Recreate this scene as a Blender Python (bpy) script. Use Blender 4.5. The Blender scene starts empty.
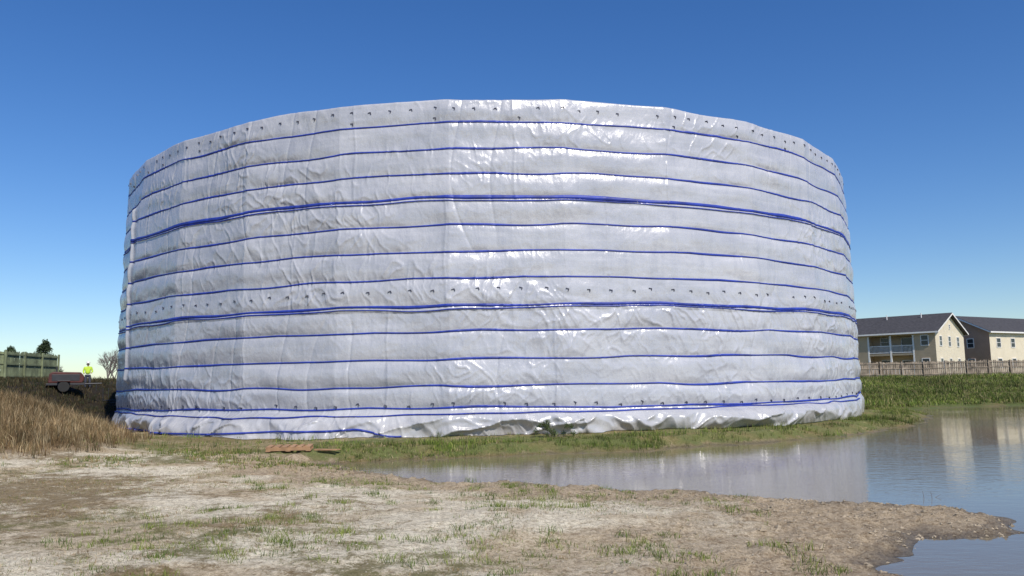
import bpy, math, random
import numpy as np
from mathutils import Vector, Matrix
random.seed(7); rng=np.random.default_rng(11)
scene=bpy.context.scene
scene.view_settings.view_transform='Standard'
scene.view_settings.look='None'
scene.view_settings.exposure=0

# ---------------------------------------------------------------- helpers
def hsh(ix,iy,seed):
    n=(ix.astype(np.int64)*374761393+iy.astype(np.int64)*668265263+seed*144665)&0xffffffff
    n=((n^(n>>13))*1274126177)&0xffffffff
    n=(n^(n>>16))&0xffffffff
    return n/4294967295.0
def vn(x,y,seed=0):
    x,y=np.broadcast_arrays(np.asarray(x,float),np.asarray(y,float))
    ix=np.floor(x);iy=np.floor(y);fx=x-ix;fy=y-iy
    fx=fx*fx*fx*(fx*(fx*6-15)+10);fy=fy*fy*fy*(fy*(fy*6-15)+10)
    a=hsh(ix,iy,seed);b=hsh(ix+1,iy,seed);c=hsh(ix,iy+1,seed);d=hsh(ix+1,iy+1,seed)
    return (a*(1-fx)+b*fx)*(1-fy)+(c*(1-fx)+d*fx)*fy
def fbm(x,y,seed=0,o=4):
    r=0;a=.5;t=0
    for i in range(o):
        r=r+a*vn(x*2**i,y*2**i,seed+i*17);t+=a;a*=.5
    return r/t
def S(t):
    t=np.clip(t,0,1);return t*t*(3-2*t)

def mesh_np(name,verts,quads=None,tris=None,smooth=True,mat=None,parent=None,cols=None,uvs=None,attrs=None):
    me=bpy.data.meshes.new(name)
    verts=np.asarray(verts,dtype=np.float32)
    nq=0 if quads is None else len(quads); nt=0 if tris is None else len(tris)
    me.vertices.add(len(verts)); me.vertices.foreach_set('co',verts.ravel())
    loops=[]
    if nq: loops.append(np.asarray(quads).ravel())
    if nt: loops.append(np.asarray(tris).ravel())
    loops=np.concatenate(loops).astype(np.int32)
    me.loops.add(len(loops)); me.loops.foreach_set('vertex_index',loops)
    me.polygons.add(nq+nt)
    ls=np.concatenate([np.arange(nq)*4, nq*4+np.arange(nt)*3]).astype(np.int32)
    me.polygons.foreach_set('loop_start',ls)
    me.polygons.foreach_set('use_smooth',np.full(nq+nt,smooth))
    me.update(calc_edges=True)
    if cols is not None:
        at=me.attributes.new('Col','FLOAT_COLOR','POINT')
        c=np.ones((len(verts),4),dtype=np.float32);c[:,:3]=cols
        at.data.foreach_set('color',c.ravel())
    if attrs:
        for k,v in attrs.items():
            at=me.attributes.new(k,'FLOAT','POINT');at.data.foreach_set('value',np.asarray(v,dtype=np.float32).ravel())
    if uvs is not None:
        uv=me.uv_layers.new(name='UVMap')
        uv.data.foreach_set('uv',np.asarray(uvs,dtype=np.float32)[loops].ravel())
    me.validate()
    ob=bpy.data.objects.new(name,me);scene.collection.objects.link(ob)
    if mat: me.materials.append(mat)
    if parent: ob.parent=parent
    return ob
class MB:
    """simple box/quad mesh builder"""
    def __init__(s): s.v=[];s.f=[]
    def box(s,x0,x1,y0,y1,z0,z1,M=None):
        b=len(s.v)
        for z in (z0,z1):
            for (x,y) in ((x0,y0),(x1,y0),(x1,y1),(x0,y1)):
                p=Vector((x,y,z)); 
                if M is not None:p=M@p
                s.v.append(tuple(p))
        s.f+=[tuple(b+i for i in q) for q in ((3,2,1,0),(4,5,6,7),(0,1,5,4),(1,2,6,5),(2,3,7,6),(3,0,4,7))]
    def poly(s,pts):
        b=len(s.v);s.v+=[tuple(p) for p in pts];s.f.append(tuple(range(b,b+len(pts))))
    def cyl(s,p0,p1,r0,r1,n=8):
        p0=Vector(p0);p1=Vector(p1);d=(p1-p0).normalized()
        a=d.orthogonal().normalized();c=d.cross(a);b=len(s.v)
        for p,r in((p0,r0),(p1,r1)):
            for i in range(n):
                t=2*math.pi*i/n;s.v.append(tuple(p+a*math.cos(t)*r+c*math.sin(t)*r))
        for i in range(n):
            j=(i+1)%n;s.f.append((b+i,b+j,b+n+j,b+n+i))
        s.f.append(tuple(b+i for i in reversed(range(n))));s.f.append(tuple(b+n+i for i in range(n)))
    def make(s,name,mat,parent=None,bevel=0,smooth=False):
        me=bpy.data.meshes.new(name);me.from_pydata(s.v,[],s.f);me.update()
        ob=bpy.data.objects.new(name,me);scene.collection.objects.link(ob)
        if mat:me.materials.append(mat)
        if parent:ob.parent=parent
        if smooth:
            for p in me.polygons:p.use_smooth=True
        if bevel:
            m=ob.modifiers.new('b','BEVEL');m.width=bevel;m.segments=2;m.limit_method='ANGLE'
        return ob
def empty(name,M=None):
    e=bpy.data.objects.new(name,None);scene.collection.objects.link(e)
    if M is not None:e.matrix_world=M
    return e
def mat(name,col,rough=.8,var=.15,scale=3.0,bump=0,bscale=20,metal=0,spec=None):
    m=bpy.data.materials.new(name);m.use_nodes=True;nt=m.node_tree;N=nt.nodes;L=nt.links
    p=N['Principled BSDF'];p.inputs['Roughness'].default_value=rough;p.inputs['Metallic'].default_value=metal
    tc=N.new('ShaderNodeTexCoord')
    no=N.new('ShaderNodeTexNoise');no.inputs['Scale'].default_value=scale;no.inputs['Detail'].default_value=5
    L.new(tc.outputs['Object'],no.inputs['Vector'])
    mx=N.new('ShaderNodeMix');mx.data_type='RGBA'
    mx.inputs[6].default_value=(*[c*(1-var) for c in col],1);mx.inputs[7].default_value=(*[min(1,c*(1+var)) for c in col],1)
    mr=N.new('ShaderNodeMapRange');mr.inputs[1].default_value=.3;mr.inputs[2].default_value=.7
    L.new(no.outputs['Fac'],mr.inputs[0]);L.new(mr.outputs[0],mx.inputs[0]);L.new(mx.outputs[2],p.inputs['Base Color'])
    if spec is not None:p.inputs['Specular IOR Level'].default_value=spec
    if bump:
        n2=N.new('ShaderNodeTexNoise');n2.inputs['Scale'].default_value=bscale;n2.inputs['Detail'].default_value=6
        L.new(tc.outputs['Object'],n2.inputs['Vector'])
        b=N.new('ShaderNodeBump');b.inputs['Distance'].default_value=bump;L.new(n2.outputs['Fac'],b.inputs['Height']);L.new(b.outputs[0],p.inputs['Normal'])
    return m

# ---------------------------------------------------------------- layout constants
CX,CY,R=-1.3,52.0,21.2
WATER=-.25
PAL=(-6.75,25.0)
pond=np.array([(-5.4,23.4),(-3.9,21.4),(-1.8,19.2),(1.9,17.6),(3.6,16.4),(5.4,15.3),(7.1,14.4),(7.9,13.2),(7.5,12.3),(5.7,11.3),(4.7,10.0),(4.0,8.6),(3.5,6.5),(4.2,3),(7,-6),(20,-30),(150,-30),(150,66),(70,68),
 (52,63.5),(39,60.5),(30,58),(25.5,55.5),(23.6,53.5),(23.5,50.5),(23.7,47.5),(21.4,42.4),(17.2,36.6),(12.6,31.8),(8.6,28.9),(4.2,26.9),(-1.2,25.6),(-4.4,24.7)],float)
def sdist(x,y):
    x=np.asarray(x,float);y=np.asarray(y,float)
    wx=x+(vn(x*.9,y*.9,5)-.5)*.9+(vn(x*3,y*3,6)-.5)*.3
    wy=y+(vn(x*.9,y*.9,8)-.5)*.9+(vn(x*3,y*3,9)-.5)*.3
    d=np.full(x.shape,1e18);ins=np.zeros(x.shape,bool)
    n=len(pond)
    for i in range(n):
        ax,ay=pond[i];bx,by=pond[(i+1)%n]
        ex,ey=bx-ax,by-ay
        t=np.clip(((wx-ax)*ex+(wy-ay)*ey)/(ex*ex+ey*ey),0,1)
        d=np.minimum(d,(wx-ax-t*ex)**2+(wy-ay-t*ey)**2)
        c=((ay>wy)!=(by>wy))
        with np.errstate(divide='ignore',invalid='ignore'):
            xi=(bx-ax)*(wy-ay)/(by-ay if by!=ay else 1e-9)+ax
        ins^=(c&(wx<xi))
    return np.where(ins,-1,1)*np.sqrt(d)
def rtank(x,y): return np.hypot(x-CX,y-CY)-R
def mound(x,y):
    amp=1.65+.80*S((y-36)/18)
    return amp*S((-x-11.0)/9.5)*S((y-18)/8)*S((rtank(x,y)-1)/6)
def H(x,y,fine=True):
    x=np.asarray(x,float);y=np.asarray(y,float)
    sd=sdist(x,y);rt=rtank(x,y)
    zN=WATER+.03*S(sd/.3)+.50*(1-np.exp(-np.maximum(sd,0)/6))
    zT=WATER+.34*S(sd/1.3)
    w=S((9.5-rt)/4);z=zN*(1-w)+zT*w
    wf=S((y-47)/6)*S((x-17)/6)
    zF=WATER+.2*S(sd/.8)+1.8*S(sd/28)
    z=z*(1-wf)+zF*wf
    far=S((y-78)/18)*(sd>0);z=z*(1-far)+1.85*far
    z=z+mound(x,y)*(1-far)
    z=z+np.where(sd>0,S(sd/2),0)*(fbm(x*.5,y*.5,31,3)-.5)*.16
    near=S((40-y)/15)
    z=z+near*S(sd/.6)*(fbm(x*4,y*4,41,3)-.5)*.06
    mud=mudmask(x,y,sd,rt)
    z=z+mud*S(sd/.25)*((fbm(x*6,y*6,51,4)-.5)*.09+.03*S((vn(x*5,y*5,55)-.6)/.2))
    z=np.where(sd<0,WATER-.03*S(-sd/.2)-.7*S(-sd/5),z)
    return z
def mudmask(x,y,sd,rt):
    e=sd+(fbm(x*.8,y*.8,61,3)-.5)*2.0
    return (1-S((e-2.3)/1.6))*S((rt-5)/1.5)*S((40-y)/8)

# ---------------------------------------------------------------- ground
def axis(lo,hi,step,lo2,hi2,g=1.06,mx=60):
    a=list(np.arange(lo,hi,step))
    s=step;v=a[-1];up=[]
    while v<hi2: s=min(s*g,mx);v+=s;up.append(v)
    s=step;v=a[0];dn=[]
    while v>lo2: s=min(s*g,mx);v-=s;dn.append(v)
    return np.array(dn[::-1]+a+up)
xs=axis(-12,10,.06,-1500,1500,1.035,80);ys=axis(6.5,25,.06,-60,3000,1.03,80)
X,Y=np.meshgrid(xs,ys)
Z=H(X,Y)
nx,ny=len(xs),len(ys)
idx=np.arange(nx*ny).reshape(ny,nx)
quads=np.stack([idx[:-1,:-1],idx[:-1,1:],idx[1:,1:],idx[1:,:-1]],-1).reshape(-1,4)
sd=sdist(X,Y);rt=rtank(X,Y);md=mudmask(X,Y,sd,rt)
def lerp(a,b,t): return a*(1-t[...,None])+b*t[...,None]
A=lambda *c:np.array(c,float)
col=np.broadcast_to(A(.78,.705,.54),X.shape+(3,)).copy()          # pale sand
col=lerp(col,A(.58,.48,.33),S((fbm(X*.6,Y*.6,70,4)-.50)/.25))
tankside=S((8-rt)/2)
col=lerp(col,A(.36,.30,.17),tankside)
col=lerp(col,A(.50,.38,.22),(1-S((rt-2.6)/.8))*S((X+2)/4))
col=lerp(col,A(.45,.36,.245),md)
mnd=S(mound(X,Y)/.3)
col=lerp(col,A(.20,.135,.07),mnd)
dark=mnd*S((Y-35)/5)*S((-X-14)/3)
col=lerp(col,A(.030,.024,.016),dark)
farb=S((Y-48)/6)*S((X-17)/6)
col=lerp(col,A(.14,.15,.05),farb)
gfar=S((Y-75)/15);col=lerp(col,A(.10,.12,.05),gfar*(1-dark))
wet=(1-S(sd/.75))*(1-farb*.5)
col=col*(1-.60*wet[...,None])
col=np.where((sd<0)[...,None],A(.09,.075,.05),col)
gm=np.clip(.26+.75*(fbm(X*.35,Y*.35,80,3)-.5)*1.9+.40*S((-X-2)/8)+.22*S((11-Y)/4),0,1)*(1-md)
gm=gm*(1-.6*np.exp(-((Y-20.5)/2.0)**2)*S((-X-1)/3))
gm=np.maximum(gm,tankside*S(fbm(X*.5,Y*.5,83,3)*2-.5)*.8*(rt>0))
gm=np.maximum(gm,farb*.9);gm=np.maximum(gm,gfar);gm=gm*(1-dark)*(1-mnd*.6)
gstrip=S((sd-.15)/.4)*(1-S((sd-3)/2))*tankside
gm=np.maximum(gm,gstrip)
green=np.clip(gstrip+farb+.35*tankside+.6*S((fbm(X*.4,Y*.4,91,3)-.48)/.12)*(1-mnd),0,1)
V=np.stack([X,Y,Z],-1).reshape(-1,3)

gmat=bpy.data.materials.new('ground_soil');gmat.use_nodes=True
N=gmat.node_tree.nodes;L=gmat.node_tree.links;p=N['Principled BSDF']
def attr(n):
    a=N.new('ShaderNodeAttribute');a.attribute_name=n;return a
tc=N.new('ShaderNodeTexCoord')
def noise(sc,det=6,rough=.6,vec=None):
    n=N.new('ShaderNodeTexNoise');n.inputs['Scale'].default_value=sc;n.inputs['Detail'].default_value=det;n.inputs['Roughness'].default_value=rough
    L.new(vec or tc.outputs['Object'],n.inputs['Vector']);return n
def mrange(src,a,b,c=0,d=1):
    m=N.new('ShaderNodeMapRange');m.inputs[1].default_value=a;m.inputs[2].default_value=b;m.inputs[3].default_value=c;m.inputs[4].default_value=d
    L.new(src,m.inputs[0]);return m.outputs[0]
def math_(op,a,b):
    m=N.new('ShaderNodeMath');m.operation=op
    for i,v in enumerate((a,b)):
        if isinstance(v,(int,float)):m.inputs[i].default_value=v
        else:L.new(v,m.inputs[i])
    return m.outputs[0]
def mixc(f,a,b,bt='MIX'):
    m=N.new('ShaderNodeMix');m.data_type='RGBA';m.blend_type=bt
    if isinstance(f,(int,float)):m.inputs[0].default_value=f
    else:L.new(f,m.inputs[0])
    for i,v in ((6,a),(7,b)):
        if isinstance(v,tuple):m.inputs[i].default_value=(*v,1)
        else:L.new(v,m.inputs[i])
    return m.outputs[2]
n1=noise(2.2,8,.7);n2=noise(11,6,.75);n3=noise(38,4,.7);n4=noise(.7,5)
base=mixc(1.0,attr('Col').outputs['Color'],mixc(mrange(n2.outputs['Fac'],.34,.56),(.52,.46,.39),(1.12,1.12,1.12)),'MULTIPLY')
base=mixc(1.0,base,mixc(mrange(n3.outputs['Fac'],.34,.55),(.62,.58,.52),(1.1,1.1,1.1)),'MULTIPLY')
g=math_('ADD',attr('gm').outputs['Fac'],mrange(n1.outputs['Fac'],.25,.75,-.65,.65))
g=math_('ADD',g,mrange(n3.outputs['Fac'],.3,.7,-.4,.4))
gf=mrange(g,.47,.66)
gcol=mixc(mrange(n2.outputs['Fac'],.35,.65),(.15,.10,.04),(.29,.21,.10))
ggre=mixc(mrange(n3.outputs['Fac'],.35,.65),(.06,.085,.02),(.16,.19,.05))
gc=mixc(math_('MULTIPLY',attr('green').outputs['Fac'],mrange(n4.outputs['Fac'],.35,.55,.3,1)),gcol,ggre)
final=mixc(math_('MULTIPLY',gf,.88),base,gc)
L.new(final,p.inputs['Base Color'])
L.new(mrange(attr('wet').outputs['Fac'],0,1,.95,.4),p.inputs['Roughness'])
p.inputs['Specular IOR Level'].default_value=.25
hb=math_('ADD',math_('MULTIPLY',n2.outputs['Fac'],1.0),math_('MULTIPLY',n3.outputs['Fac'],.5))
bp=N.new('ShaderNodeBump');bp.inputs['Distance'].default_value=.055;bp.inputs['Strength'].default_value=1;L.new(hb,bp.inputs['Height']);L.new(bp.outputs[0],p.inputs['Normal'])
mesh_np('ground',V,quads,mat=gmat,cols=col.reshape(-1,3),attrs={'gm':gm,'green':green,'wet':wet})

# ---------------------------------------------------------------- water
wm=bpy.data.materials.new('pond_water');wm.use_nodes=True
N=wm.node_tree.nodes;L=wm.node_tree.links;p=N['Principled BSDF']
p.inputs['Base Color'].default_value=(.19,.155,.10,1);p.inputs['Roughness'].default_value=.03;p.inputs['IOR'].default_value=1.42
tc=N.new('ShaderNodeTexCoord');mp=N.new('ShaderNodeMapping');mp.inputs['Scale'].default_value=(1,1.8,1);mp.inputs['Rotation'].default_value=(0,0,.25)
L.new(tc.outputs['Object'],mp.inputs['Vector'])
a=noise(2.0,4,.55,mp.outputs[0]);b=noise(7,3,.5,mp.outputs[0]);c=noise(.12,2,.5)
h=math_('ADD',math_('MULTIPLY',a.outputs['Fac'],1),math_('MULTIPLY',b.outputs['Fac'],.3))
bp=N.new('ShaderNodeBump');L.new(h,bp.inputs['Height']);bp.inputs['Distance'].default_value=.009
L.new(mrange(c.outputs['Fac'],.35,.65,.3,1.0),bp.inputs['Strength']);L.new(bp.outputs[0],p.inputs['Normal'])
mesh_np('pond_water',[(-9,-40,WATER),(155,-40,WATER),(155,75,WATER),(-9,75,WATER)],[(0,1,2,3)],mat=wm)

# ---------------------------------------------------------------- tank
ZB=[1.07,1.92,2.97,3.99,5.01,6.01,7.05,8.06,9.12,10.10,11.06,12.14]
ZTOP=13.05
def bandz(i,s):
    if i<0: return np.full_like(s,-.1)
    if i>=len(ZB): return np.full_like(s,ZTOP)
    a=.05 if i else .09
    return ZB[i]+a*(vn(s*.11,i*3.7,200)-.5)*2+.045*(vn(s*.45,i*5.1,201)-.5)*2-.03*np.abs(np.sin(s*.75+i))
def ridge(n,pw=3): return (1-np.abs(2*n-1))**pw
def disp(s,z):
    a=s/R
    n=30;seg=2*math.pi/n;off=.05
    fa=np.mod(a+off,seg)-seg/2
    r=R*math.cos(seg/2)/np.cos(fa)+(6.5-z)*.030
    d=np.full(s.shape,9.);tt=np.zeros(s.shape)
    for i in range(-1,len(ZB)):
        b0=bandz(i,s);b1=bandz(i+1,s)
        m=(z>=b0)&(z<b1)
        t=(z-b0)/(b1-b0);tt=np.where(m,t,tt)
    for i in range(len(ZB)):
        d=np.minimum(d,np.abs(z-bandz(i,s)))
    free=1-np.exp(-np.maximum(d-.05,0)/.10)
    puff=.3+1.3*vn(s*.28,z*.9,210)**1.5
    bulge=(.022*free+.048*np.sin(np.pi*tt**1.2))*puff
    near=np.exp(-d/.25)
    wx=s+.30*(vn(s*.8,z*.9,220)-.5)*2+.16*(vn(s*2.5,z*2,221)-.5)*2
    act=.30+1.1*S((vn(s*.16,z*.5,225)-.3)/.4)
    r1=ridge(vn(wx*2.8,z*.7,230),3)*.028*(.08+near)*(.3+1.3*vn(s*.3,z*.8,232))
    r2=ridge(vn(wx*6.5+.3*z,z*1.1,231),2)*.012*(.08+near)
    wz=z+.25*(vn(s*1.1,z*1.1,236)-.5)*2
    ma=S((vn(s*.30,z*.8,241)-.50)/.22)
    r3=ridge(vn(wx*2.0+wz*1.3,wz*.9-s*.5,242),6)*.028*ma
    mb=S((vn(s*.32,z*.75,243)-.52)/.22)
    r4=ridge(vn(wx*2.1-wz*1.5,wz*.9+s*.5,244),6)*.028*mb
    zone=np.exp(-((z-4.4)/.9)**2)+.8*np.exp(-((z-1.6)/.7)**2)+.5*np.exp(-((z-8.6)/.5)**2)+.5*np.exp(-((z-5.4)/.4)**2)
    r5=ridge(vn(wx*2.2-wz*1.9+2*vn(s*.4,z*.4,247),wz*.9,245),4)*.050*zone*S((vn(s*.35,3.3,246)-.35)/.3)
    r6=ridge(vn(wx*3.2+wz*2.4,wz*.9,248),4)*.03*zone
    crumple=(fbm(s*2.2,z*2.8,250,3)-.5)*.024*(.3+1.2*vn(s*.4,z*.6,254))
    big=(fbm(s*.16,z*.22,251,2)-.5)*.20+(fbm(s*.6,z*.9,255,2)-.5)*.09*free
    vert=-ridge(vn(s*.55+.15*np.sin(z*.8),z*.08,252),26)*.03
    out=r+bulge+(r1+r2)*act+(r3+r4+r5+r6)*(.25+.75*free)*act+crumple*free+big+vert
    tier=np.where(z>bandz(8,s),0,np.where(z>bandz(4,s),1,2))
    ph=np.array([1.7,4.4,.3])[tier]
    sw=s+ph+.04*np.sin(z*2.1)+.03*(vn(z*2,s*.1,256)-.5)
    L6=2*math.pi*R/21
    ds=np.mod(sw,L6)-L6/2
    out=out+.014*np.exp(-(ds/.05)**2)*S(d/.08)+.008*S((ds+.02)/.04)*S((1.2-ds)/1.1)
    out=out+.02*ridge(vn(z*3.2,s*.4,257),3)*np.exp(-np.abs(ds)/.35)
    dl=s+19.6+.05*np.sin(z*1.3)
    out=out+(.16*np.exp(-(dl/.12)**2)+.09*S((dl+.02)/.06)*np.exp(-np.maximum(dl,0)/1.5))*S((z-2.2)/.3)*S((10.9-z)/.3)
    out=out+.03*S((z-(bandz(8,s)-.16))/.03)+.035*S((z-(bandz(4,s)-.16-.05*vn(s*1.5,1,260)))/.03)
    # skirt
    b0=bandz(0,s)-.05
    u=np.clip((b0-z)/(b0+.25),0,1)
    left=np.exp(-((a+.45)/.26)**2)
    rside=S((a+.2)/.4);edge=S((1.02-np.abs(a))/.3)
    fl=(.02+.55*vn(s*.2,7,261)**2+.95*left)*(1-.7*rside)*edge
    bil=np.sin(np.pi*np.minimum(u*1.15,1))*(.04+.65*vn(s*.36,z*.8,262)**1.8)
    pl=ridge(vn(wx*1.0+z*.8,z*.5,263),2)*.16+ridge(vn(wx*2.2+z*1.5,z*.8,264),3)*.05+ridge(vn(wx*.8-wz*1.8,wz*.9,265),4)*.18
    out=out+(fl*u**1.6+(bil+pl*S(u*3))*(.25+.75*edge)+.02)*S(u*6)
    return out
amain=np.linspace(-1.30,1.30,1800);aback=np.linspace(1.30,2*math.pi-1.30,240)[1:-1]
aa=np.concatenate([amain,aback])
zz=np.linspace(-.28,12.99,290)
AA,ZZ=np.meshgrid(aa,zz)
SS=AA*R
RR=disp(SS,ZZ)
scal=(vn(SS[0]*.5,0,270)-.5)*.10
ZZ2=ZZ+scal[None,:]*S((ZZ-11.5)/1.5)
r_last=RR[-1:];z_last=ZZ2[-1:]
rim=[(.02,.035),(.07,.06),(.16,.07),(.6,.06)]
RRa=np.concatenate([RR]+[r_last-d for d,_ in rim]);ZZa=np.concatenate([ZZ2]+[z_last+h for _,h in rim])
AAa=np.broadcast_to(aa[None,:],RRa.shape)
PX=CX+RRa*np.sin(AAa);PY=CY-RRa*np.cos(AAa)
gz=H(PX[:30],PY[:30])
ZZa[:30]=np.maximum(ZZa[:30],gz+.012)
V=np.stack([PX,PY,ZZa],-1).reshape(-1,3)
nr,nc=RRa.shape
idx=np.arange(nr*nc).reshape(nr,nc);idn=np.roll(idx,-1,axis=1)
quads=np.stack([idx[:-1],idn[:-1],idn[1:],idx[1:]],-1).reshape(-1,4)
uv=np.stack([AAa*R,ZZa],-1).reshape(-1,2)
wrap=bpy.data.materials.new('white_sheeting');wrap.use_nodes=True
N=wrap.node_tree.nodes;L=wrap.node_tree.links;p=N['Principled BSDF']
uvn=N.new('ShaderNodeUVMap');uvn.uv_map='UVMap'
def mapping(sc,rot=0):
    m=N.new('ShaderNodeMapping');m.inputs['Scale'].default_value=sc;m.inputs['Rotation'].default_value=(0,0,rot);L.new(uvn.outputs[0],m.inputs['Vector']);return m.outputs[0]
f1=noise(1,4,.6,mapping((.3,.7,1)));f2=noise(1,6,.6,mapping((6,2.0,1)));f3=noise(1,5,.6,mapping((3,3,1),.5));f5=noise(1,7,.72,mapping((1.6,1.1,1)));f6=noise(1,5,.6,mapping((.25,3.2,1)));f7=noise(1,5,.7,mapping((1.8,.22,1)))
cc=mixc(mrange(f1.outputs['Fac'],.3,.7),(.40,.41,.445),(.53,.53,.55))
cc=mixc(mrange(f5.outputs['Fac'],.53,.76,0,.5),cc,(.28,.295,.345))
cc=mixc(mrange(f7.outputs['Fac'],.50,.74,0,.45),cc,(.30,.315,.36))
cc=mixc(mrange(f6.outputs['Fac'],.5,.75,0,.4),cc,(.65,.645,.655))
sx=N.new('ShaderNodeSeparateXYZ');L.new(uvn.outputs[0],sx.inputs[0])
dirt=math_('MULTIPLY',mrange(sx.outputs['Y'],.0,1.1,1,0),mrange(f5.outputs['Fac'],.35,.65,.2,.75))
cc=mixc(dirt,cc,(.38,.35,.29))
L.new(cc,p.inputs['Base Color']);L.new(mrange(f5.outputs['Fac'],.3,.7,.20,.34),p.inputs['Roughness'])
p.inputs['Specular IOR Level'].default_value=1.0
h=math_('ADD',math_('MULTIPLY',f2.outputs['Fac'],.7),math_('MULTIPLY',f3.outputs['Fac'],.9))
bp=N.new('ShaderNodeBump');bp.inputs['Distance'].default_value=.032;bp.inputs['Strength'].default_value=.65;L.new(h,bp.inputs['Height']);L.new(bp.outputs[0],p.inputs['Normal'])
tank=empty('wrapped_storage_tank')
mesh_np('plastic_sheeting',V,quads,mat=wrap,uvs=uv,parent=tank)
roofm=mat('tank_roof_metal',(.55,.56,.57),.5)
rv=[(CX,CY,13.6)]+[(CX+(R-.5)*math.sin(2*math.pi*i/90),CY-(R-.5)*math.cos(2*math.pi*i/90),12.95) for i in range(90)]
mesh_np('tank_roof',rv,None,[(0,1+i,1+(i+1)%90) for i in range(90)],mat=roofm,parent=tank)
bluem=mat('blue_strap',(.020,.042,.30),.5,.35,1.5)
def strap(name,zf,w,a0,a1,n,out=.012,close=False):
    a=np.linspace(a0,a1,n,endpoint=not close);s=a*R
    zc=zf(s)
    ww=w*(.65+.7*vn(s*.4,w*100,280))
    rr=np.maximum(disp(s,zc),np.maximum(disp(s,zc+ww*.4),disp(s,zc-ww*.4)))
    prof=[(-.03,-.5),(out,-.46),(out+.012,0),(out,.46),(-.03,.5)]
    vs=[]
    for dr,dz in prof:
        r=rr+dr;vs.append(np.stack([CX+r*np.sin(a),CY-r*np.cos(a),zc+dz*ww],-1))
    V=np.concatenate(vs);q=[]
    for k in range(len(prof)-1):
        i=np.arange(n if close else n-1);j=(i+1)%n
        q.append(np.stack([k*n+i,k*n+j,(k+1)*n+j,(k+1)*n+i],-1))
    mesh_np(name,V,np.concatenate(q),mat=bluem,parent=tank)
for i in range(len(ZB)):
    w=.080
    if i in(8,):w=.14
    if i==4:w=.11
    strap('strap_%d'%(i+1),lambda s,i=i:bandz(i,s),w,-math.pi,math.pi,2600,close=True)
strap('strap_seam_upper',lambda s:bandz(8,s)-.13+.05*(vn(s*.6,2,290)-.5),.045,-math.pi,math.pi,2600,close=True)
strap('strap_seam_lower',lambda s:bandz(4,s)-.14+.10*(vn(s*.5,2,291)-.5),.05,-math.pi,math.pi,2600,close=True)
strap('strap_hem',lambda s:.22+.10*(vn(s*.5,2,292)-.5)+.15*S((s+11)/4)-.28*S((s+4.5)/1.6),.07,-1.0,-.13,800,out=.03)
strap('strap_hem_b',lambda s:.93-.06*vn(s*.8,2,293)-.10*np.exp(-((s+10)/5)**2),.055,-1.25,1.1,1800,out=.02)
clipm=mat('clip_metal',(.045,.045,.075),.5)
mb=MB()
for zc,st in((12.66,.83),(5.52,.86),(12.30,1.66),(.99,.9)):
    k=int(2*math.pi*R/st)
    for i in range(k):
        a=2*math.pi*i/k-math.pi+random.uniform(-.005,.005)
        s=np.array([a*R]);zq=zc+random.uniform(-.06,.06)
        if zc==12.30 and random.random()<.6: continue
        if random.random()<.06: continue
        if zc<2 : zq+=float(bandz(0,s)[0])-1.07+.20
        r=float(disp(s,np.array([zq]))[0])
        M=Matrix.Translation((CX,CY,0))@Matrix.Rotation(a,4,'Z')
        M=M@Matrix.Translation((0,-r,zq))@Matrix.Rotation(random.uniform(-.4,.4),4,'Y')
        w=.064 if zc==5.52 else .056
        mb.box(-w,w,-.03,.02,.01,.034,M)
        mb.box(w-.028,w+.002,-.028,.018,-.06,.012,M)
mb.make('lacing_clips',clipm,tank)

# ---------------------------------------------------------------- grass
grm=bpy.data.materials.new('grass_blades');grm.use_nodes=True
N=grm.node_tree.nodes;L=grm.node_tree.links;p=N['Principled BSDF'];p.inputs['Roughness'].default_value=.7
p.inputs['Specular IOR Level'].default_value=.25
L.new(attr('Col').outputs['Color'],p.inputs['Base Color'])
def blades(name,px,py,hgt,wid,cols,per=6,spread=.06,lean=.5,extra_z=0):
    n=len(px)*per
    bx=np.repeat(px,per)+rng.normal(0,spread,n);by=np.repeat(py,per)+rng.normal(0,spread,n)
    hh=np.repeat(hgt,per)*rng.uniform(.5,1.15,n);ww=np.repeat(wid,per)*rng.uniform(.6,1.2,n)
    bz=np.repeat(H(px,py),per)-.02
    an=rng.uniform(0,2*math.pi,n);la=rng.uniform(0,2*math.pi,n);ll=rng.uniform(.1,1,n)*lean*hh
    dx,dy=np.cos(an)*ww,np.sin(an)*ww;lx,ly=np.cos(la)*ll,np.sin(la)*ll
    v=np.empty((n,5,3))
    v[:,0]=np.stack([bx-dx,by-dy,bz],-1);v[:,1]=np.stack([bx+dx,by+dy,bz],-1)
    v[:,2]=np.stack([bx+dx*.7+lx*.35,by+dy*.7+ly*.35,bz+hh*.6],-1);v[:,3]=np.stack([bx-dx*.7+lx*.35,by-dy*.7+ly*.35,bz+hh*.6],-1)
    v[:,4]=np.stack([bx+lx,by+ly,bz+hh],-1)
    b=np.arange(n)*5
    q=np.stack([b,b+1,b+2,b+3],-1);t=np.stack([b+3,b+2,b+4],-1)
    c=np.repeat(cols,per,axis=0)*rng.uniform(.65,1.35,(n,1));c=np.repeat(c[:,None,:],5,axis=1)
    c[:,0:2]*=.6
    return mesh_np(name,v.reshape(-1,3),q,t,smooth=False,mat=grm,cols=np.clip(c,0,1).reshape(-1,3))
def scatter(n,x0,x1,y0,y1,fn):
    x=rng.uniform(x0,x1,n);y=rng.uniform(y0,y1,n);k=rng.uniform(0,1,n)<fn(x,y)*(np.hypot(x-PAL[0]-.4,y-PAL[1]+.3)>1.2);return x[k],y[k]
def pick(n,pal,w=None):
    pal=np.array(pal);return pal[rng.choice(len(pal),n,p=w)]
dry=[(.27,.18,.085),(.38,.27,.14),(.19,.12,.055),(.46,.36,.21),(.15,.12,.055)]
gre=[(.09,.14,.02),(.14,.19,.03),(.20,.24,.05),(.06,.09,.02),(.28,.25,.10)]
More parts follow.
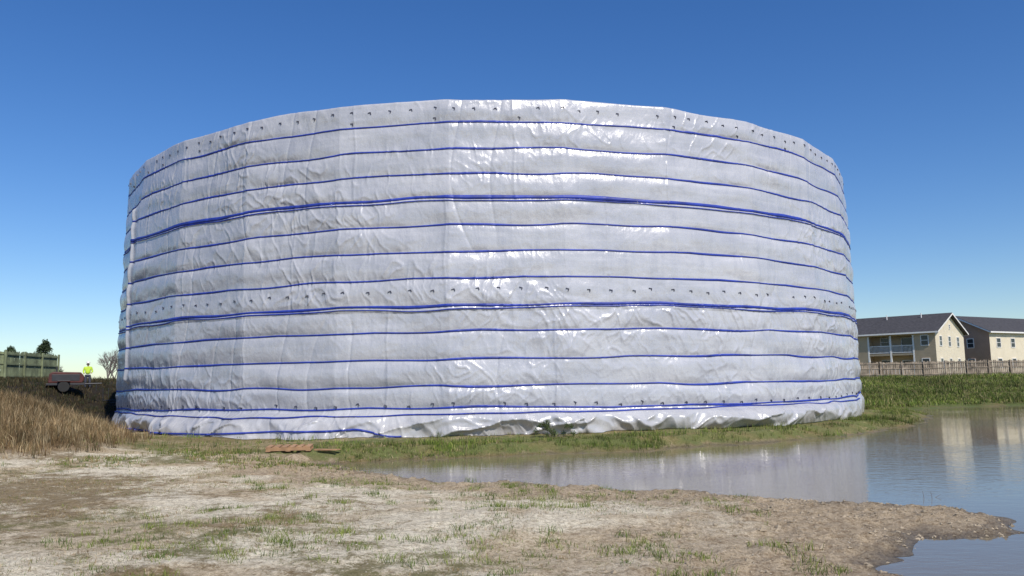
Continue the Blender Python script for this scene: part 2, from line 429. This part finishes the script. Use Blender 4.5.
x,y=scatter(64000,-30,-9,16,40,lambda x,y:S((mound(x,y)-.04)/.4)*(1-S((y-34)/4))*.6*(rtank(x,y)>1.5))
blades('dry_grass',x,y,rng.uniform(.14,.52,len(x))*(.6+.8*vn(x*.5,y*.5,298)),np.full(len(x),.009),pick(len(x),dry)*(.55+.6*vn(x*.7,y*.7,299))[:,None],6,.07,.6)
x,y=scatter(14000,-45,-18,34,62,lambda x,y:S((mound(x,y)-.2)/.5)*(rtank(x,y)>1.5)*.8)
blades('bank_weeds',x,y,rng.uniform(.1,.35,len(x)),np.full(len(x),.02),pick(len(x),[(.05,.045,.02),(.06,.045,.02),(.03,.04,.015),(.09,.07,.035)]),6,.12,.6)
def fs(x,y):
    s=sdist(x,y);r=rtank(x,y)
    return S((s-.1)/.3)*(1-.92*S((s-1.4)/1.6))*(r>.5)*S((9.5-r)/2)*(.12+.95*S((fbm(x*.5,y*.5,301,3)-.38)/.2))
x,y=scatter(60000,-14,26,22,50,fs)
blades('shore_grass',x,y,rng.uniform(.07,.26,len(x))*(.4+1.1*vn(x*.6,y*.6,300)),np.full(len(x),.009),pick(len(x),gre,[.25,.25,.18,.12,.20])*(.55+.8*vn(x*.5,y*.5,302))[:,None],6,.07,.6)
def fl(x,y): 
    return (sdist(x,y)>.15)*S((fbm(x*.7,y*.7,305,3)-.42)/.15)*np.exp(-((y-24.0)/2.3)**2)*(rtank(x,y)>1.5)
x,y=scatter(18000,-13,1,17,30,fl)
blades('meadow_grass',x,y,rng.uniform(.05,.14,len(x)),np.full(len(x),.008),pick(len(x),gre+dry,[.2,.2,.16,.08,.06,.08,.08,.04,.06,.04]),5,.06,.7)
def ff(x,y):
    s=sdist(x,y);return (1-mudmask(x,y,s,rtank(x,y)))*(s>.5)*(.05+.95*S((fbm(x*.7,y*.7,310,4)-.46)/.14))*(.5+.5*S((-x)/5))
x,y=scatter(44000,-16,8,6,22,ff)
blades('sparse_grass',x,y,rng.uniform(.02,.07,len(x)),np.full(len(x),.0035),pick(len(x),dry+gre,[.16,.16,.12,.11,.08,.08,.11,.09,.04,.05]),6,.05,.9)
x,y=scatter(1500,-9,4,6.8,19,lambda x,y:(sdist(x,y)>.7)*S((fbm(x*.5,y*.5,320,3)-.4)/.12)*S((x+7)/4)*.6)
blades('green_tufts',x,y,rng.uniform(.04,.14,len(x)),np.full(len(x),.0045),pick(len(x),gre[:3]),34,.09,1.0)
x,y=scatter(60000,20,75,50,92,lambda x,y:(sdist(x,y)>.4)*(rtank(x,y)>1)*.6)
blades('bank_grass',x,y,rng.uniform(.12,.4,len(x))*(.5+vn(x*.3,y*.3,330)),np.full(len(x),.025),
  pick(len(x),gre+[(.25,.22,.10)],[.24,.22,.2,.1,.14,.10])*(.55+.7*vn(x*.15,y*.3,331))[:,None],4,.15,.7)
def clods(name,x,y,sz,m):
    base=np.array([(1,0,0),(-1,0,0),(0,1,0),(0,-1,0),(0,0,1),(0,0,-1)],float)
    f=np.array([(0,2,4),(2,1,4),(1,3,4),(3,0,4),(2,0,5),(1,2,5),(3,1,5),(0,3,5)])
    n=len(x);z=H(x,y)
    v=base[None]*sz[:,None,None]*rng.uniform(.5,1.3,(n,6,1))
    v[:,:,2]*=.6
    a=rng.uniform(0,6.28,n);ca,sa=np.cos(a)[:,None],np.sin(a)[:,None]
    vx=v[:,:,0]*ca-v[:,:,1]*sa;vy=v[:,:,0]*sa+v[:,:,1]*ca
    v=np.stack([vx+x[:,None],vy+y[:,None],v[:,:,2]+z[:,None]],-1)
    mesh_np(name,v.reshape(-1,3),None,(f[None]+(np.arange(n)*6)[:,None,None]).reshape(-1,3),smooth=False,mat=m)
x,y=scatter(30000,-5,9,6,23,lambda x,y:mudmask(x,y,sdist(x,y),rtank(x,y))*(sdist(x,y)>-.05)*S((fbm(x*1.5,y*1.5,340,2)-.4)/.2)*.8)
clods('mud_clods',x,y,.008+.05*rng.uniform(0,1,len(x))**2.5,mat('clod_soil',(.32,.26,.18),.95,.35,2,.01,30))
x,y=scatter(7000,-12,6,6,20,lambda x,y:(sdist(x,y)>.5)*.6)
clods('gravel',x,y,rng.uniform(.004,.018,len(x)),mat('gravel_stone',(.42,.37,.29),.9,.4,2))

# ---------------------------------------------------------------- houses
cream=mat('cream_siding',(.80,.71,.54),.8,.05,1);brown=mat('brown_siding',(.46,.30,.22),.85,.08,1);shingle=mat('roof_shingle',(.055,.052,.055),.9,.3,3,.02,12)
white=mat('white_trim',(.80,.78,.74),.6,.05);glass=mat('window_glass',(.03,.04,.05),.08,.2);tan=mat('tan_siding',(.54,.42,.28),.85,.08,1)
def siding(m):
    N=m.node_tree.nodes;L=m.node_tree.links
    tcn=N.new('ShaderNodeTexCoord');w=N.new('ShaderNodeTexWave');w.bands_direction='Z';w.wave_profile='SAW';w.inputs['Scale'].default_value=1.6
    L.new(tcn.outputs['Object'],w.inputs['Vector']);b=N.new('ShaderNodeBump');b.inputs['Distance'].default_value=.03;L.new(w.outputs['Fac'],b.inputs['Height']);L.new(b.outputs[0],N['Principled BSDF'].inputs['Normal'])
for m in(cream,brown,tan):siding(m)
def window(fr,gl,axis_,c,u,z0,w,h,sgn):
    def bx(b,u0,u1,za,zb,d0,d1):
        lo,hi=sorted((c+sgn*d0,c+sgn*d1))
        if axis_=='x': b.box(lo,hi,u0,u1,za,zb)
        else: b.box(u0,u1,lo,hi,za,zb)
    t=.09
    bx(gl,u+t,u+w-t,z0+t,z0+h-t,-.02,.02)
    bx(fr,u,u+w,z0,z0+t,-.01,.07);bx(fr,u,u+w,z0+h-t,z0+h,-.01,.07)
    bx(fr,u,u+t,z0+t,z0+h-t,-.01,.065);bx(fr,u+w-t,u+w,z0+t,z0+h-t,-.01,.065)
    bx(fr,u+t,u+w-t,z0+h/2-.03,z0+h/2+.03,-.01,.05)
def house(origin,lx,W,Ln,eave,rise,gm_,sm_,porch):
    lx=Vector((lx[0],lx[1],0)).normalized();ly=Vector((-lx.y,lx.x,0))
    M=Matrix(((lx.x,ly.x,0,origin[0]),(lx.y,ly.y,0,origin[1]),(0,0,1,origin[2]),(0,0,0,1)))
    e=empty('apartment_building',M)
    g=MB()
    for yy in (0,Ln):
        g.poly([(0,yy,-1),(W,yy,-1),(W,yy,eave),(W/2,yy,eave+rise),(0,yy,eave)])
    g.make('gable_walls',gm_,e)
    s=MB();s.box(W-.15,W-.002,.003,Ln-.003,-1,eave)
    if porch: s.make('rear_wall',sm_,e)
    fr=MB();gl=MB()
    fw=MB()
    if porch:
        bays=[(2.6,8.6),(12,18)]
        cur=.003
        for b0,b1 in bays:
            fw.box(.002,.2,cur,b0,-1,eave)
            fw.box(2.0,2.15,b0,b1,-1,eave)
            fw.box(.2,2.0,b0-.15,b0,-1,eave);fw.box(.2,2.0,b1,b1+.15,-1,eave)
            cur=b1
        fw.box(.002,.2,cur,Ln-.003,-1,eave)
        sl=MB();rl=MB()
        for b0,b1 in bays:
            sl.box(0,2.0,b0,b1,2.75,3.0);sl.box(0,2.0,b0,b1,-.2,0.0);sl.box(.01,.2,b0,b1,eave-.35,eave-.01)
            for yy in (b0+.02,(b0+b1)/2-.1,b1-.22):
                rl.box(-.02,.18,yy,yy+.2,-.2,eave-.35)
            for zb in (0.05,3.05):
                rl.box(.02,.08,b0,b1,zb+.95,zb+1.03);rl.box(.02,.08,b0,b1,zb+.05,zb+.12)
                yy=b0
                while yy<b1: rl.box(.035,.065,yy,yy+.045,zb+.1,zb+.96);yy+=.16
            for z0 in (0.1,3.1):
                window(fr,gl,'x',2.0,b0+.7,z0,1.6,2.05,-1);window(fr,gl,'x',2.0,b1-2.2,z0+.9,1.2,1.25,-1)
        sl.make('balcony_slabs',tan,e);rl.make('balcony_railings',white,e)
        for z0 in(.9,3.9):
            window(fr,gl,'x',.002,.8,z0,1.0,1.4,-1);window(fr,gl,'x',.002,9.8,z0,1.0,1.4,-1)
    else:
        fw.box(W-.15,W-.002,.003,Ln-.003,-1,eave);fw.box(.002,.15,.003,Ln-.003,-1,eave)
        for z0 in(.9,3.8):
            for k in range(6): window(fr,gl,'x',W-.002,1.6+k*3.6,z0,1.1,1.4,1)
    fw.make('front_wall',sm_,e)
    for z0 in(.9,3.8):
        for u in ((1.4,4.9,8.4) if porch else (3.6,6.2)): window(fr,gl,'y',0,u,z0,1.05,1.4,-1)
    if porch: window(fr,gl,'y',0,W/2-.3,eave+.4,.6,.7,-1)
    fr.make('window_frames',white,e);gl.make('window_glass',glass,e)
    o=.5;k=rise/(W/2);r=MB()
    for sg in(0,1):
        f=lambda x:(x if sg==0 else W-x)
        def P(x,y,dz): return (f(x),y,eave+k*x+.05+dz)
        xs0,xs1=-o,W/2
        pts=[P(xs0,-o,0),P(xs1,-o,0),P(xs1,Ln+o,0),P(xs0,Ln+o,0)];top=[P(xs0,-o,.18),P(xs1,-o,.18),P(xs1,Ln+o,.18),P(xs0,Ln+o,.18)]
        b=len(r.v);r.v+=pts+top
        r.f+=[(b+3,b+2,b+1,b),(b+4,b+5,b+6,b+7),(b,b+1,b+5,b+4),(b+2,b+3,b+7,b+6),(b+3,b,b+4,b+7)]
    r.make('roof',shingle,e)
    fa=MB()
    for sg in(0,1):
        f=lambda x:(x if sg==0 else W-x)
        yy=-o-.06
        fa.poly([(f(-o),yy,eave-k*o-.02),(f(W/2),yy,eave+rise-.02),(f(W/2),yy,eave+rise+.20),(f(-o),yy,eave-k*o+.20)])
        x0,x1=sorted((f(-o-.05),f(-o-.01)));fa.box(x0,x1,-o,Ln+o,eave-k*o-.0,eave-k*o+.2)
    vp=MB()
    for q in (3,7.5,13,16): vp.cyl((W/2-1.2,q,eave+rise-.8),(W/2-1.2,q,eave+rise+.35),.07,.07,8)
    vp.make('roof_vents',white,e)
    fa.make('fascia_trim',white,e)
    return e
house((54.0,105,1.95),(6.9,7.0),11.6,22,5.7,2.4,cream,tan,True)
cx,cy=67.3,116;W2=9.5;l=Vector((.5,-.86)).normalized()
house((cx-l.x*W2,cy-l.y*W2,2.0),(l.x,l.y),W2,24,6.1,2.3,brown,cream,False)

# ---------------------------------------------------------------- fences
def fence(pts,h,m,name='wooden_fence',gap=.02,pw=.14):
    e=empty(name);b=MB();r=MB()
    for (x0,y0),(x1,y1) in zip(pts[:-1],pts[1:]):
        Lg=math.hypot(x1-x0,y1-y0);n=int(Lg/(pw+gap));ang=math.atan2(y1-y0,x1-x0)
        t=(np.arange(n)+.5)/n;zz_=H(x0+(x1-x0)*t,y0+(y1-y0)*t)
        for i in range(n):
            x=x0+(x1-x0)*t[i];y=y0+(y1-y0)*t[i]
            M=Matrix.Translation((x,y,zz_[i]))@Matrix.Rotation(ang+random.uniform(-.03,.03),4,'Z')@Matrix.Rotation(random.uniform(-.02,.02),4,'Y')
            b.box(-pw/2,pw/2,-.012,.012,0.03,h+random.uniform(-.07,.05),M)
        k=max(1,int(Lg/2.4))
        for i in range(k+1):
            t=i/k;x=x0+(x1-x0)*t;y=y0+(y1-y0)*t;z=float(H(np.array([x]),np.array([y]))[0])
            M=Matrix.Translation((x,y,z))@Matrix.Rotation(ang,4,'Z');r.box(-.06,.06,-.16,-.04,-.2,h+.06,M)
            if i<k:
                for zr in(.3,h*.55,h-.25): r.box(.06,Lg/k-.06,-.075,-.03,zr,zr+.09,M)
    b.make('pickets',m,e);r.make('rails_and_posts',m,e)
fgrey=mat('weathered_wood',(.27,.22,.165),.9,.5,2.2,.004,30);fgreen=mat('mossy_wood',(.20,.23,.13),.9,.45,1.6,.004,30)
fence([(34,93),(56,93),(80,97)],1.75,fgrey,gap=.05,pw=.16)
fence([(-44,47),(-35.6,57.5),(-36.6,66)],2.1,fgreen,gap=.04,pw=.16)

# ---------------------------------------------------------------- shrubs / trees
leafm=bpy.data.materials.new('foliage');leafm.use_nodes=True
N=leafm.node_tree.nodes;L=leafm.node_tree.links;L.new(attr('Col').outputs['Color'],N['Principled BSDF'].inputs['Base Color']);N['Principled BSDF'].inputs['Roughness'].default_value=.8
barkm=mat('bark',(.17,.14,.12),.9,.3,5)
def gz1(x,y): return float(H(np.array([float(x)]),np.array([float(y)]))[0])
def leafcloud(name,parent,centers,rad,n,ls,pal):
    c=centers[rng.integers(0,len(centers),n)]
    d=rng.normal(0,1,(n,3));d/=np.linalg.norm(d,axis=1)[:,None];p=c+d*rad*rng.uniform(.3,1,(n,1))
    a=rng.normal(0,1,(n,3));a/=np.linalg.norm(a,axis=1)[:,None];b=np.cross(a,rng.normal(0,1,(n,3)));b/=np.linalg.norm(b,axis=1)[:,None]
    v=np.stack([p-a*ls,p+b*ls*.5,p+a*ls,p-b*ls*.5],1)
    col=np.repeat((pick(n,pal)*rng.uniform(.6,1.3,(n,1)))[:,None],4,1)
    mesh_np(name,v.reshape(-1,3),np.arange(n*4).reshape(-1,4),smooth=False,mat=leafm,cols=col.reshape(-1,3),parent=parent)
def evergreen(x,y,h,w):
    z=gz1(x,y);e=empty('cedar_tree');t=MB();t.cyl((x,y,z-.1),(x,y,z+h*.9),.12,.03)
    cs=[]
    for i in range(70):
        f=random.random();rr=w*(1-f)**.7*random.uniform(.3,1);a=random.uniform(0,6.28);q=(x+rr*math.cos(a),y+rr*math.sin(a),z+.5+f*(h-.5));cs.append(q)
        if i%3==0:t.cyl((x,y,q[2]-.2),q,.03,.01,5)
    t.make('trunk_and_limbs',barkm,e);leafcloud('crown',e,np.array(cs),.33,7000,.07,[(.04,.065,.02),(.06,.09,.03),(.03,.05,.02)])
evergreen(-42.3,74,3.7,1.7);evergreen(-46.5,76,3.2,1.5)
def bare(x,y,h,seed,thick=.14):
    rd=random.Random(seed);z=gz1(x,y);e=empty('bare_tree');t=MB()
    def br(p,d,l,r,k):
        q=p+d*l;t.cyl(p,q,r,r*.65,5)
        if k==0:return
        for _ in range(3 if k>1 else 4):
            nd=(d+Vector((rd.uniform(-.7,.7),rd.uniform(-.7,.7),rd.uniform(-.15,.45)))).normalized()
            br(q if rd.random()<.6 else p+d*l*rd.uniform(.5,.95),nd,l*rd.uniform(.6,.85),r*.6,k-1)
    br(Vector((x,y,z-.1)),Vector((0,0,1)),h*.28,thick,5)
    t.make('trunk_and_limbs',barkm,e)
for i,(x,y,h) in enumerate([(-63,128,8),(-60,124,6.5),(-66,134,7),(-57.5,130,8),(-71,128,5)]): bare(x,y,h,40+i)
e=empty('small_shrub');sx,sy=1.45,29.0;z=gz1(sx,sy)
t=MB()
cs=[]
for i in range(16):
    q=(sx+random.gauss(0,.3),sy+random.gauss(0,.15),z+random.uniform(.05,.5));cs.append(q);t.cyl((sx,sy,z),q,.012,.005,4)
t.make('stems',barkm,e);leafcloud('leaves',e,np.array(cs),.12,2400,.022,[(.06,.10,.02),(.09,.13,.03),(.04,.06,.015)])
e=empty('dead_twig');t=MB()
for (tx,ty) in((7.6,15.6),(7.7,15.5)):
    t.cyl((tx,ty,WATER-.1),(tx-.03,ty,WATER+.12),.006,.003,5)
t.cyl((7.6,15.6,WATER-.1),(7.9,15.6,WATER+.05),.005,.003,5);t.make('twig',barkm,e)

# ---------------------------------------------------------------- pallet
woodm=mat('pallet_wood',(.36,.21,.11),.8,.3,4,.004,20)
px,py=PAL
M=Matrix.Translation((px,py,gz1(px,py)+.05))@Matrix.Rotation(.12,4,'Z')@Matrix.Rotation(.03,4,'X')
e=empty('wooden_pallet',M);d=MB();r=MB()
for k in range(6): d.box(-.65+k*.23,-.65+k*.23+.12+random.uniform(0,.04),-.4,.4,.11,.132)
for yy in(-.4,-.05,.31): r.box(-.64,.64,yy+.002,yy+.088,.02,.108)
for k in range(3): d.box(-.65+k*.58,-.51+k*.58,-.398,.398,-.004,.018)
d.make('deck_boards',woodm,e);r.make('stringers',woodm,e)
e=empty('scrap_board',Matrix.Translation((px+1.1,py-.1,gz1(px+1.1,py)+.06))@Matrix.Rotation(-.15,4,'Z'))
d=MB();d.box(-.35,.35,-.06,.06,0,.04);d.box(-.3,.4,.1,.2,.0,.03);d.make('boards',woodm,e,.004)

# ---------------------------------------------------------------- compressor trailer
redm=mat('dull_red_paint',(.075,.018,.015),.6,.4,2);blk=mat('black_rubber',(.02,.02,.02),.8);dgrey=mat('dark_steel',(.035,.035,.04),.5)
ox,oy=-27.6,50.8;oz=gz1(ox,oy)
M=Matrix.Translation((ox,oy,oz-.02))@Matrix.Rotation(.5,4,'Z')
e=empty('air_compressor_trailer',M)
b=MB()
prof=[(-.95,.55),(.9,.55),(1.0,.75),(.98,1.0),(.8,1.2),(-.7,1.24),(-.9,1.1)]
n=len(prof)
b.v+=[(x,-.6,z) for x,z in prof]+[(x,.6,z) for x,z in prof]
b.f+=[tuple(range(n)),tuple(reversed(range(n,2*n)))]+[((i+1)%n,i,n+i,n+(i+1)%n) for i in range(n)]
b.make('hood',redm,e,.05)
b=MB();b.box(-1.05,1.05,-.65,.65,.42,.54);b.cyl((1.05,0,.48),(2.0,0,.5),.05,.05);b.cyl((1.7,0,.5),(1.7,0,.05),.03,.03)
b.cyl((-.5,.2,1.2),(-.5,.2,1.55),.05,.05)
b.box(-.75,.75,-.615,-.59,.68,1.08)
for s in (-1,1): b.box(-.45,.25,s*.80-.15,s*.80+.15,.66,.70)
b.make('chassis_and_grille',dgrey,e,.01)
b=MB()
for s in(-1,1): b.cyl((-.1,s*.70,.32),(-.1,s*.90,.32),.32,.32,20)
b.make('wheels',blk,e,.03)
e=empty('scaffold_stack',Matrix.Translation((-25.6,53.5,gz1(-25.6,53.5)))@Matrix.Rotation(.1,4,'Z'));b=MB()
for k in range(4):
    z=.08+k*.16
    b.cyl((-.8,-.4,z),(.8,-.4,z),.03,.03,6);b.cyl((-.8,.4,z),(.8,.4,z),.03,.03,6)
    for q in range(5): b.cyl((-.8+q*.4,-.4,z),(-.8+q*.4,.4,z),.025,.025,6)
for xx in(-.8,.8):
    for yy in(-.45,.45): b.cyl((xx,yy,-.1),(xx,yy,1.35),.03,.03,6)
b.make('steel_frames',dgrey,e)

# ---------------------------------------------------------------- worker
def worker(x,y):
    z=gz1(x,y);e=empty('construction_worker',Matrix.Translation((x,y,z))@Matrix.Rotation(.4,4,'Z'))
    def skin(name,vs,es,rs,m):
        me=bpy.data.meshes.new(name);me.from_pydata(vs,es,[]);ob=bpy.data.objects.new(name,me);scene.collection.objects.link(ob);ob.parent=e
        md=ob.modifiers.new('skin','SKIN');me.materials.append(m)
        for i,r in enumerate(rs): me.skin_vertices[0].data[i].radius=(r,r) if not isinstance(r,tuple) else r
        me.skin_vertices[0].data[0].use_root=True
        ss=ob.modifiers.new('ss','SUBSURF');ss.levels=2;ss.render_levels=2
        return ob
    hv=mat('hi_vis_vest',(.50,.70,.05),.7,.1);pants=mat('work_trousers',(.05,.055,.08),.9);sk=mat('skin',(.42,.26,.18),.6,.05);boot=mat('boots',(.05,.035,.02),.8);hat=mat('hard_hat',(.75,.75,.72),.4,.03)
    skin('trousers',[(0,0,.95),(-.1,0,.86),(-.12,-.02,.48),(-.13,.02,.10),(.1,0,.86),(.13,-.04,.48),(.15,.02,.10)],[(0,1),(1,2),(2,3),(0,4),(4,5),(5,6)],[.13,.1,.075,.06,.1,.075,.06],pants)
    skin('vest_and_sleeves',[(0,0,.95),(0,0,1.15),(0,0,1.38),(0,0,1.47),(-.19,0,1.40),(-.26,-.02,1.15),(-.20,-.2,1.02),(.19,0,1.40),(.27,-.03,1.15),(.22,-.22,1.05)],
      [(0,1),(1,2),(2,3),(2,4),(4,5),(5,6),(2,7),(7,8),(8,9)],[(.17,.13),(.17,.12),(.18,.13),.07,.07,.055,.042,.07,.055,.042],hv)
    skin('head_and_neck',[(0,0,1.46),(0,-.01,1.53),(0,-.02,1.62),(0,-.02,1.69)],[(0,1),(1,2),(2,3)],[.05,.055,.088,.08],sk)
    b=MB();b.cyl((0,-.125,1.60),(0,-.105,1.64),.016,.008,6);
    for s in(-1,1): b.cyl((s*.085,-.02,1.60),(s*.105,-.015,1.60),.028,.02,8)
    b.make('nose_and_ears',sk,e,smooth=True)
    b=MB()
    for s in(-1,1): b.cyl((s*.032,-.105,1.635),(s*.032,-.112,1.635),.011,.008,8)
    b.box(-.025,.025,-.112,-.1,1.565,1.573);b.make('eyes_and_mouth',blk,e)
    for s,(hx,hy,hz) in((-1,(-.20,-.2,1.02)),(1,(.22,-.22,1.05))):
        skin('palm',[(hx,hy,hz),(hx,hy-.09,hz-.02)],[(0,1)],[.03,.035],sk)
        for f in range(4):
            o=(f-1.5)*.02;l=[.07,.085,.08,.06][f]
            skin('finger',[(hx+o,hy-.09,hz-.02),(hx+o,hy-.09-l*.6,hz-.03),(hx+o,hy-.09-l*.8,hz-.06)],[(0,1),(1,2)],[.009,.009,.007],sk)
        skin('thumb',[(hx-s*.02,hy-.03,hz-.01),(hx-s*.055,hy-.08,hz-.01),(hx-s*.05,hy-.11,hz-.02)],[(0,1),(1,2)],[.011,.010,.008],sk)
    for s in(-1,1): skin('boot',[(s*.135,.04,.08),(s*.14,-.06,.05),(s*.15,-.17,.04)],[(0,1),(1,2)],[.065,.055,.04],boot)
    me=bpy.data.meshes.new('hard_hat');import bmesh
    bm=bmesh.new();bmesh.ops.create_uvsphere(bm,u_segments=20,v_segments=12,radius=.125)
    bmesh.ops.delete(bm,geom=[v for v in bm.verts if v.co.z<-.01],context='VERTS')
    bmesh.ops.create_cone(bm,segments=20,radius1=.16,radius2=.125,depth=.015,cap_ends=False)
    for v in bm.verts: v.co+=Vector((0,-.02,1.685))
    bm.to_mesh(me);bm.free();ob=bpy.data.objects.new('hard_hat',me);scene.collection.objects.link(ob);ob.parent=e;me.materials.append(hat)
worker(-27.7,53.6)

# ---------------------------------------------------------------- light, sky, camera
sun_dir=Vector((.50,-.86,0)).normalized();el=math.radians(46)
d=Vector((sun_dir.x*math.cos(el),sun_dir.y*math.cos(el),math.sin(el)))
sl=bpy.data.lights.new('sun','SUN');sl.energy=4.4;sl.angle=math.radians(.5);sl.color=(1,.94,.85)
so=bpy.data.objects.new('sun',sl);scene.collection.objects.link(so);so.rotation_euler=d.to_track_quat('Z','Y').to_euler()
w=bpy.data.worlds.new('World');scene.world=w;w.use_nodes=True
N=w.node_tree.nodes;L=w.node_tree.links
sky=N.new('ShaderNodeTexSky');sky.sky_type='NISHITA';sky.sun_disc=False;sky.sun_elevation=el;sky.sun_rotation=math.atan2(sun_dir.x,sun_dir.y)
sky.air_density=1.0;sky.dust_density=.25;sky.ozone_density=4.5
hs=N.new('ShaderNodeHueSaturation');hs.inputs['Hue'].default_value=.510;hs.inputs['Saturation'].default_value=1.25;hs.inputs['Value'].default_value=1.08;L.new(sky.outputs[0],hs.inputs['Color'])
bg=N['Background'];bg.inputs['Strength'].default_value=.113;L.new(hs.outputs[0],bg.inputs['Color'])

cam=bpy.data.cameras.new('camera');cam.sensor_width=36;cam.lens=36*820/1024;cam.clip_end=6000;cam.clip_start=.05
co=bpy.data.objects.new('camera',cam);scene.collection.objects.link(co);scene.camera=co
M=Matrix.Translation((0,0,2.0))@Matrix.Rotation(math.radians(90+6.6),4,'X')@Matrix.Rotation(math.radians(-1.0),4,'Z')
co.matrix_world=M
